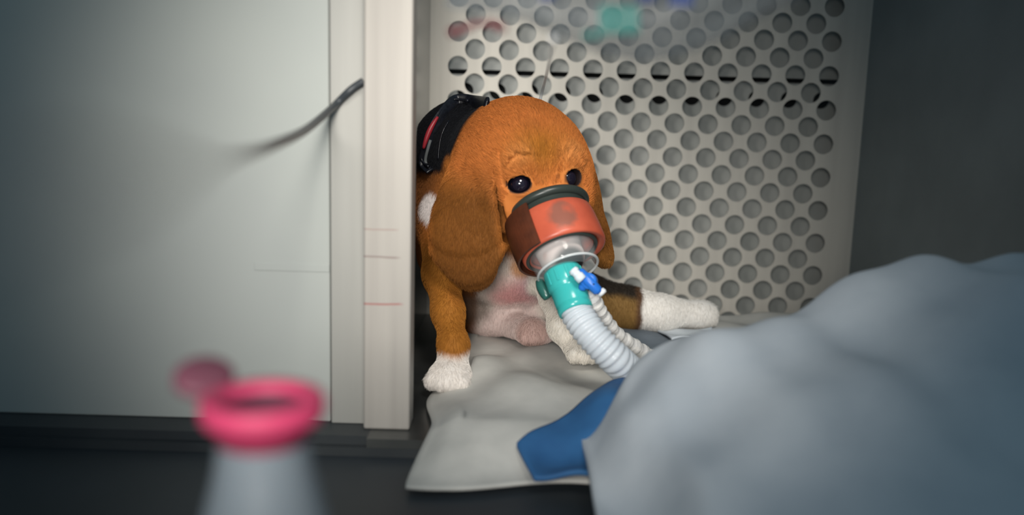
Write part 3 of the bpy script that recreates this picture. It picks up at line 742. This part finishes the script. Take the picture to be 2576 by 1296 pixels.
ed = [q + Vector((-0.0042, -0.0030, 0.0026)) for q in cvp[8:]]
MB().sweep(ed, 0.0012, 10).build('edge_binding', M['harness'], har)
rd = [q + Vector((-0.0040, -0.0042, 0.0010)) for q in cvp[32:50]]
MB().sweep(rd, [0.0012 + 0.0011 * math.sin(math.pi * i / (len(rd) - 1)) for i in range(len(rd))], 10).build('red_piping', M['red'], har)
cl = [q + Vector((-0.0005, -0.0055, 0.0)) for q in cvp[44:58]]
MB().sweep(cl, 0.0013, 10).build('clear_tab', M['clear'], har)
st = strap_pts([(1128, 306), (1112, 336), (1104, 372), (1102, 402)], 0.001, 0.76)
MB().sweep(catmull(st, 6), 0.0030, 12, flat=0.3, up=Vector((0.3, -0.8, 0.5))).build('stitched_fold', M['harness'], har)

# ------------------------------------------------------------------ bedding
def sheet(name, x0, x1, y0, y1, nx, ny, zf, thick, mat, xy=None):
    xs = [x0 + (x1 - x0) * i / nx for i in range(nx + 1)]; ys = [y0 + (y1 - y0) * j / ny for j in range(ny + 1)]
    top = []; bot = []
    for j, y in enumerate(ys):
        for i, x in enumerate(xs):
            X_, Y_ = xy(x, y) if xy else (x, y)
            z = zf(x, y); top.append((X_, Y_, z)); bot.append((X_, Y_, z - thick))
    n = nx + 1; N = len(top); fs = []
    for j in range(ny):
        for i in range(nx):
            a = j * n + i; fs.append((a, a + 1, a + n + 1, a + n)); fs.append((N + a, N + a + n, N + a + n + 1, N + a + 1))
    for i in range(nx):
        fs.append((i, N + i, N + i + 1, i + 1)); a = ny * n + i; fs.append((a, a + 1, N + a + 1, N + a))
    for j in range(ny):
        a = j * n; fs.append((a, a + n, N + a + n, N + a)); a = j * n + nx; fs.append((a, N + a, N + a + n, a + n))
    mb = MB(); mb.add(top + bot, fs); return mb.build(name, mat)
def ss(a, b, x):
    t = min(max((x - a) / (b - a), 0), 1); return t * t * (3 - 2 * t)
M['pad'] = mottled('grey_white_pad', lin(196, 195, 190), lin(176, 176, 172), 26, 0.85, bump=0.25)
M['blanket'] = mottled('pale_blue_white_blanket', lin(202, 208, 214), lin(184, 192, 200), 18, 0.9, bump=0.2)
M['bluepad'] = mottled('blue_pad', lin(46, 100, 150), lin(36, 84, 132), 30, 0.7)
def zpad(x, y):
    e = ss(0.0, 0.020, x + 0.054) * ss(0, 0.01, 0.350 - x) * ss(0, 0.01, 0.892 - y) * ss(0.0, 0.03, y - 0.490)
    f = 0.0024 * math.sin(x * 45 + 2.0 * math.sin(y * 22)) + 0.0018 * math.sin(y * 62 + x * 38) + 0.0006 * math.sin(x * 120 - y * 90)
    bump = 0.006 * math.exp(-((x + 0.020) ** 2 / 0.0003 + (y - 0.665) ** 2 / 0.0010)) + 0.007 * math.exp(-((x - 0.015) ** 2 / 0.0006 + (y - 0.60) ** 2 / 0.0008))
    base = 0.0045 + e * (0.0085 + f + bump)
    if y < 0.54: base -= 0.0105 * ss(0.545, 0.50, y) * (1 - 0.0)
    return base
pad = sheet('bed_pad', -0.054, 0.350, 0.490, 0.892, 110, 130, zpad, 0.0018, M['pad'],
            xy=lambda x, y: (x + (0.004 * math.sin(y * 60) if x < -0.03 else 0), y + ss(0.54, 0.49, y) * (0.008 * math.sin(x * 40) - 0.006)))
tag(pad, 'rumpled grey-white absorbent pad spread under the puppy', 'pad')
xk = [0.05, P(1640, 890, 0.5).x, P(1840, 805, 0.5).x, P(2050, 735, 0.5).x, P(2300, 655, 0.5).x, P(2576, 590, 0.5).x, 0.50]
zk = [0.03, P(1640, 895, 0.5).z, P(1840, 815, 0.5).z, P(2050, 760, 0.5).z, P(2300, 690, 0.5).z, P(2576, 620, 0.5).z, P(2576, 620, 0.5).z + 0.02]
def ridge(x): return float(np.interp(x, xk, zk))
def zbl(x, y):
    r = 0.25 * (ridge(x - 0.02) + ridge(x + 0.02)) + 0.5 * ridge(x)
    left = ss(0.050, 0.078, x + 0.012 * math.sin(y * 30))
    back = ss(0.585, 0.505, y)
    front = 1 - 0.85 * ss(0.49, 0.24, y)
    f = 0.006 * math.sin(x * 48 + y * 30 + 1.0) + 0.004 * math.sin(x * 25 - y * 70) + 0.002 * math.sin(x * 130 + 40 * y)
    return 0.012 + (r - 0.012 + f) * left * back * front
bl = sheet('blanket', 0.046, 0.346, 0.24, 0.590, 110, 110, zbl, 0.005, M['blanket']); tag(bl, 'bunched pale blue-white blanket heaped at the right front of the cage', 'blanket')
def quad_cloth(name, q, mat, lift, thick, label, cat, n=20, wav=0.0015):
    mb = MB(); top = []
    for j in range(n + 1):
        for i in range(n + 1):
            a, b = i / n, j / n
            p = (q[0] * (1 - a) + q[1] * a) * (1 - b) + (q[3] * (1 - a) + q[2] * a) * b
            p = Vector(p); p.z = zpad(p.x, p.y) + lift + wav * (math.sin(a * 7 + b * 5) + 1); top.append(p)
    bot = [p - Vector((0, 0, thick)) for p in top]; m1 = n + 1; N = len(top); fs = []
    for j in range(n):
        for i in range(n):
            a = j * m1 + i; fs.append((a, a + 1, a + m1 + 1, a + m1)); fs.append((N + a, N + a + m1, N + a + m1 + 1, N + a + 1))
    for i in range(n):
        fs.append((i, N + i, N + i + 1, i + 1)); a = n * m1 + i; fs.append((a, a + 1, N + a + 1, N + a))
        a = i * m1; fs.append((a, a + m1, N + a + m1, N + a)); a = i * m1 + n; fs.append((a, N + a, N + a + m1, a + m1))
    mb.add(top + bot, fs); return tag(mb.build(name, mat), label, cat)
M['slate'] = mottled('slate_patch', lin(112, 122, 132), lin(98, 108, 118), 40, 0.85)
M['tissue'] = mottled('white_tissue', lin(214, 222, 228), lin(198, 206, 214), 60, 0.9, bump=0.2)
quad_cloth('grey_floor_patch', [G(1640, 905, PAD), G(1745, 880, PAD), G(1660, 818, PAD), G(1545, 815, PAD)], M['slate'], 0.0025, 0.002, 'slate grey sheet put in for bare floor below the stretched hind leg', 'floor_patch', wav=0.0006)  # added grey sheet, stands for the bare floor showing past the pad
quad_cloth('tissue', [G(1690, 862, PAD), G(1800, 862, PAD), G(1790, 832, PAD), G(1650, 826, PAD)], M['tissue'], 0.0058, 0.002, 'crumpled white tissue lying on the slate grey sheet', 'tissue', wav=0.0012)
# blue pad corner
def zblue(x, y): return zpad(x, y) + 0.006 + 0.004 * math.sin(x * 60 + y * 40) * ss(0.0, 0.03, 0.57 - y) + 0.010 * ss(0.02, 0.075, x)
q = [G(1586, 945, 0.030), G(1300, 1105, 0.012), G(1345, 1168, 0.010), G(1600, 1120, 0.022)]
mb = MB(); n = 24; top = []
for j in range(n + 1):
    for i in range(n + 1):
        a, b = i / n, j / n
        p = (q[1] * (1 - a) + q[0] * a) * (1 - b) + (q[2] * (1 - a) + q[3] * a) * b
        p = Vector(p); p.z = zblue(p.x, p.y) + 0.0015 * math.sin(a * 9 + b * 4); top.append(p)
bot = [p - Vector((0, 0, 0.003)) for p in top]; m1 = n + 1; N = len(top); fs = []
for j in range(n):
    for i in range(n):
        a = j * m1 + i; fs.append((a, a + m1, a + m1 + 1, a + 1)); fs.append((N + a, N + a + 1, N + a + m1 + 1, N + a + m1))
for i in range(n):
    fs.append((i, i + 1, N + i + 1, N + i)); a = n * m1 + i; fs.append((a, N + a, N + a + 1, a + 1))
    a = i * m1; fs.append((a, N + a, N + a + m1, a + m1)); a = i * m1 + n; fs.append((a, a + m1, N + a + m1, N + a))
mb.add(top + bot, fs); tag(mb.build('blue_underpad', M['bluepad']), 'corner of a blue underpad poking out beside the heaped blanket', 'pad')

# ------------------------------------------------------------------ cable across the front panel
M['cable'] = pmat('dark_cable', lin(58, 62, 66), 0.4)
cb = catmull([P(914, 204, 0.557), P(880, 228, 0.557), P(835, 272, 0.552), P(770, 326, 0.480), P(690, 364, 0.350), P(595, 394, 0.210), P(500, 418, 0.115), P(390, 440, 0.068), P(180, 470, 0.045), P(-400, 540, 0.034)], 12)
tag(MB().sweep(cb, [0.0024 - 0.0018 * ss(0.38, 0.62, i / len(cb)) for i in range(len(cb))], 14).build('cable', M['cable']), 'dark grey cable curving from the corner post across the front panel', 'cable')

# ------------------------------------------------------------------ bottle with pink rim in the foreground
M['pink'] = pmat('pink_plastic', lin(186, 58, 96), 0.55, sss=0.1)
M['bottle'] = pmat('milky_bottle', lin(128, 138, 146), 0.45, alpha=0.7, sss=0.1)
M['mauve_dark'] = pmat('opening_shade_mauve', lin(74, 36, 52), 0.6)  # dark mauve paints the shade inside the open bottle mouth
M['mauve'] = pmat('dark_pink_plastic', lin(104, 60, 74), 0.55)
bc = P(662, 1000, 0.235); zt = bc.z; zb = -0.012; b0 = Vector((bc.x, bc.y, zb)); H = zt - zb
EX, EY, EZ = Vector((1, 0, 0)), Vector((0, 1, 0)), Vector((0, 0, 1))
bot_ = empty('bottle', tuple(b0)); tag(bot_, 'milky plastic bottle with an open pink rim standing before the front panel', 'bottle')
def bl_(prof, name, mat, par, **kw): return MB().lathe(b0, EZ, EX, EY, prof, 56, **kw).build(name, mat, par)
bl_([(0.0, 0.0005), (0.0, 0.018), (0.003, 0.0205), (H * 0.55, 0.0205), (H * 0.72, 0.0185), (H * 0.84, 0.0140), (H * 0.91, 0.0125), (H - 0.004, 0.0125), (H - 0.004, 0.0106), (H * 0.9, 0.0106), (H * 0.7, 0.0160), (H * 0.5, 0.0190), (0.003, 0.0190), (0.002, 0.0005)], 'body', M['bottle'], bot_)
pkr = bl_([(H - 0.0060, 0.0128), (H - 0.0065, 0.0158), (H - 0.0050, 0.0170), (H - 0.0010, 0.0172), (H + 0.0006, 0.0162), (H + 0.0002, 0.0124), (H - 0.002, 0.0112), (H - 0.012, 0.0108), (H - 0.012, 0.0126)], 'rim', M['pink'], bot_, closed=True)
bl_([(H - 0.011, 0.0004), (H - 0.011, 0.0107), (H - 0.0022, 0.0111), (H - 0.0022, 0.0106), (H - 0.0100, 0.0102), (H - 0.0100, 0.0004)], 'opening_shade', M['mauve_dark'], bot_)
hg = Vector((bc.x - 0.0145, bc.y + 0.010, zt - 0.003)); tdir = Vector((-0.75, 0.45, 0.42)).normalized(); e1 = Vector((0.75, 0.62, 0)).normalized(); e1 = (e1 - tdir * e1.dot(tdir)).normalized(); e2 = tdir.cross(e1)
MB().lathe(hg + tdir * 0.009, e2, e1, tdir, [(-0.002, 0.0003), (-0.002, 0.0082), (-0.001, 0.0092), (0.0012, 0.0092), (0.0018, 0.0084), (0.0018, 0.0003)], 36, 1.0, 0.85).build('flip_cap', M['mauve'], bot_)
MB().sweep([hg + Vector((0.004, -0.003, -0.002)), hg, hg + tdir * 0.003], 0.0018, 10).build('hinge', M['mauve'], bot_)

# ------------------------------------------------------------------ fluid bag hanging at the front top, and its line
M['film'] = pmat('clear_film', lin(82, 88, 92), 0.4, spec=0.2, alpha=0.38)
M['film_red'] = pmat('red_seal', lin(92, 38, 42), 0.6, alpha=0.7)
M['film_teal'] = pmat('teal_print', lin(48, 116, 110), 0.6, alpha=0.40)
M['film_blue'] = pmat('blue_print', lin(32, 56, 112), 0.6, alpha=0.6)
YG = 0.33
gl, gr = P(1122, 60, YG).x, P(2010, 60, YG).x; gbot = P(1500, 112, YG).z; gtop = 0.300
bag = empty('fluid_bag', ((gl + gr) / 2, YG, gbot)); tag(bag, 'clear plastic fluid bag with teal and blue print hanging above the puppy', 'bag')
def bagpt(a, b, side):
    x = gl + (gr - gl) * a
    low = gbot + 0.006 * math.sin(a * 7 + 0.6) + 0.010 * (abs(a - 0.45) * 2) ** 2
    z = low + (gtop - low) * b
    t = 0.010 * (1 - (2 * a - 1) ** 2) ** 0.5 * max(b * (1 - b) * 4, 0) ** 0.5 + 0.0006
    y = YG + side * t + 0.0012 * math.sin(a * 23 + b * 9) + 0.001 * math.sin(b * 31 - a * 11)
    return Vector((x, y, z))
mb = MB(); na, nb = 48, 24
for side in (-1, 1):
    vs = [bagpt(i / na, j / nb, side) for j in range(nb + 1) for i in range(na + 1)]
    fs = [(j*(na+1)+i, j*(na+1)+i+1, (j+1)*(na+1)+i+1, (j+1)*(na+1)+i) for j in range(nb) for i in range(na)]
    if side > 0: fs = [tuple(reversed(f)) for f in fs]
    mb.add(vs, fs)
film = mb.build('film', M['film'], bag)
def bag_at(px, py, off=0.0008):
    p = P(px, py, YG); a = (p.x - gl) / (gr - gl)
    best = min((bagpt(a, b / 60, -1) for b in range(61)), key=lambda q: abs(q.z - p.z))
    return Vector((p.x, best.y - off, p.z))
def patch(name, mat, px0, py0, px1, py1, n=10, par=bag, slope=0):
    mb = MB(); vs = []
    for side in (0, 0.0006):
        for j in range(n + 1):
            for i in range(n + 1):
                a, b = i / n, j / n
                p = bag_at(px0 + (px1 - px0) * a, py0 + (py1 - py0) * b + slope * a, 0.0012); vs.append(p + Vector((0, side, 0)))
    N = (n + 1) ** 2; fs = []
    for j in range(n):
        for i in range(n):
            q_ = j * (n + 1) + i; fs += [(q_, q_ + 1, q_ + n + 2, q_ + n + 1), (N + q_, N + q_ + n + 1, N + q_ + n + 2, N + q_ + 1)]
    mb.add(vs, fs); return mb.build(name, mat, par)
patch('teal_label', M['film_teal'], 1500, 20, 1600, 92)
patch('teal_label', M['film_teal'], 1462, 84, 1510, 102)
patch('blue_print', M['film_blue'], 1672, -30, 1728, 24)
patch('blue_print', M['film_blue'], 1596, -30, 1636, 14)
patch('blue_print', M['film_blue'], 1356, -40, 1392, 6)
MB().sweep(catmull([bag_at(1128, 84), bag_at(1160, 76), bag_at(1195, 62), bag_at(1225, 60), bag_at(1252, 66), bag_at(1268, 80)], 6), [0.0010 + 0.0006 * abs(math.cos(i * 0.11)) for i in range(31)], 10).build('red_seal', M['film_red'], bag)
gx0 = (gl + gr) / 2
MB().sweep([Vector((gx0, YG, gtop - 0.004)), Vector((gx0, YG, gtop + 0.02)), Vector((gx0, YG + 0.004, 0.470))], 0.0020, 10).build('hook', M['strip'], bag)
rail = MB().sweep([Vector((-0.60, YG, 0.474)), Vector((XR + 0.02, YG, 0.474))], 0.004, 14).build('trim_5', M['strip']); tag(rail, 'steel rail above the cage opening', kind='structure')
M['iv'] = pmat('clear_tubing', lin(214, 218, 222), 0.12, alpha=0.5, spec=0.6)
iv = catmull([bag_at(1392, 96, 0.0) + Vector((0, 0, 0.0)), P(1388, 120, 0.42), P(1380, 165, 0.60), P(1368, 215, 0.72), P(1356, 262, 0.745), P(1348, 300, 0.75)], 12)
tag(MB().sweep(iv, 0.0013, 12).build('infusion_tube', M['iv']), 'thin clear infusion tube running down behind the head of the puppy', 'tubing')
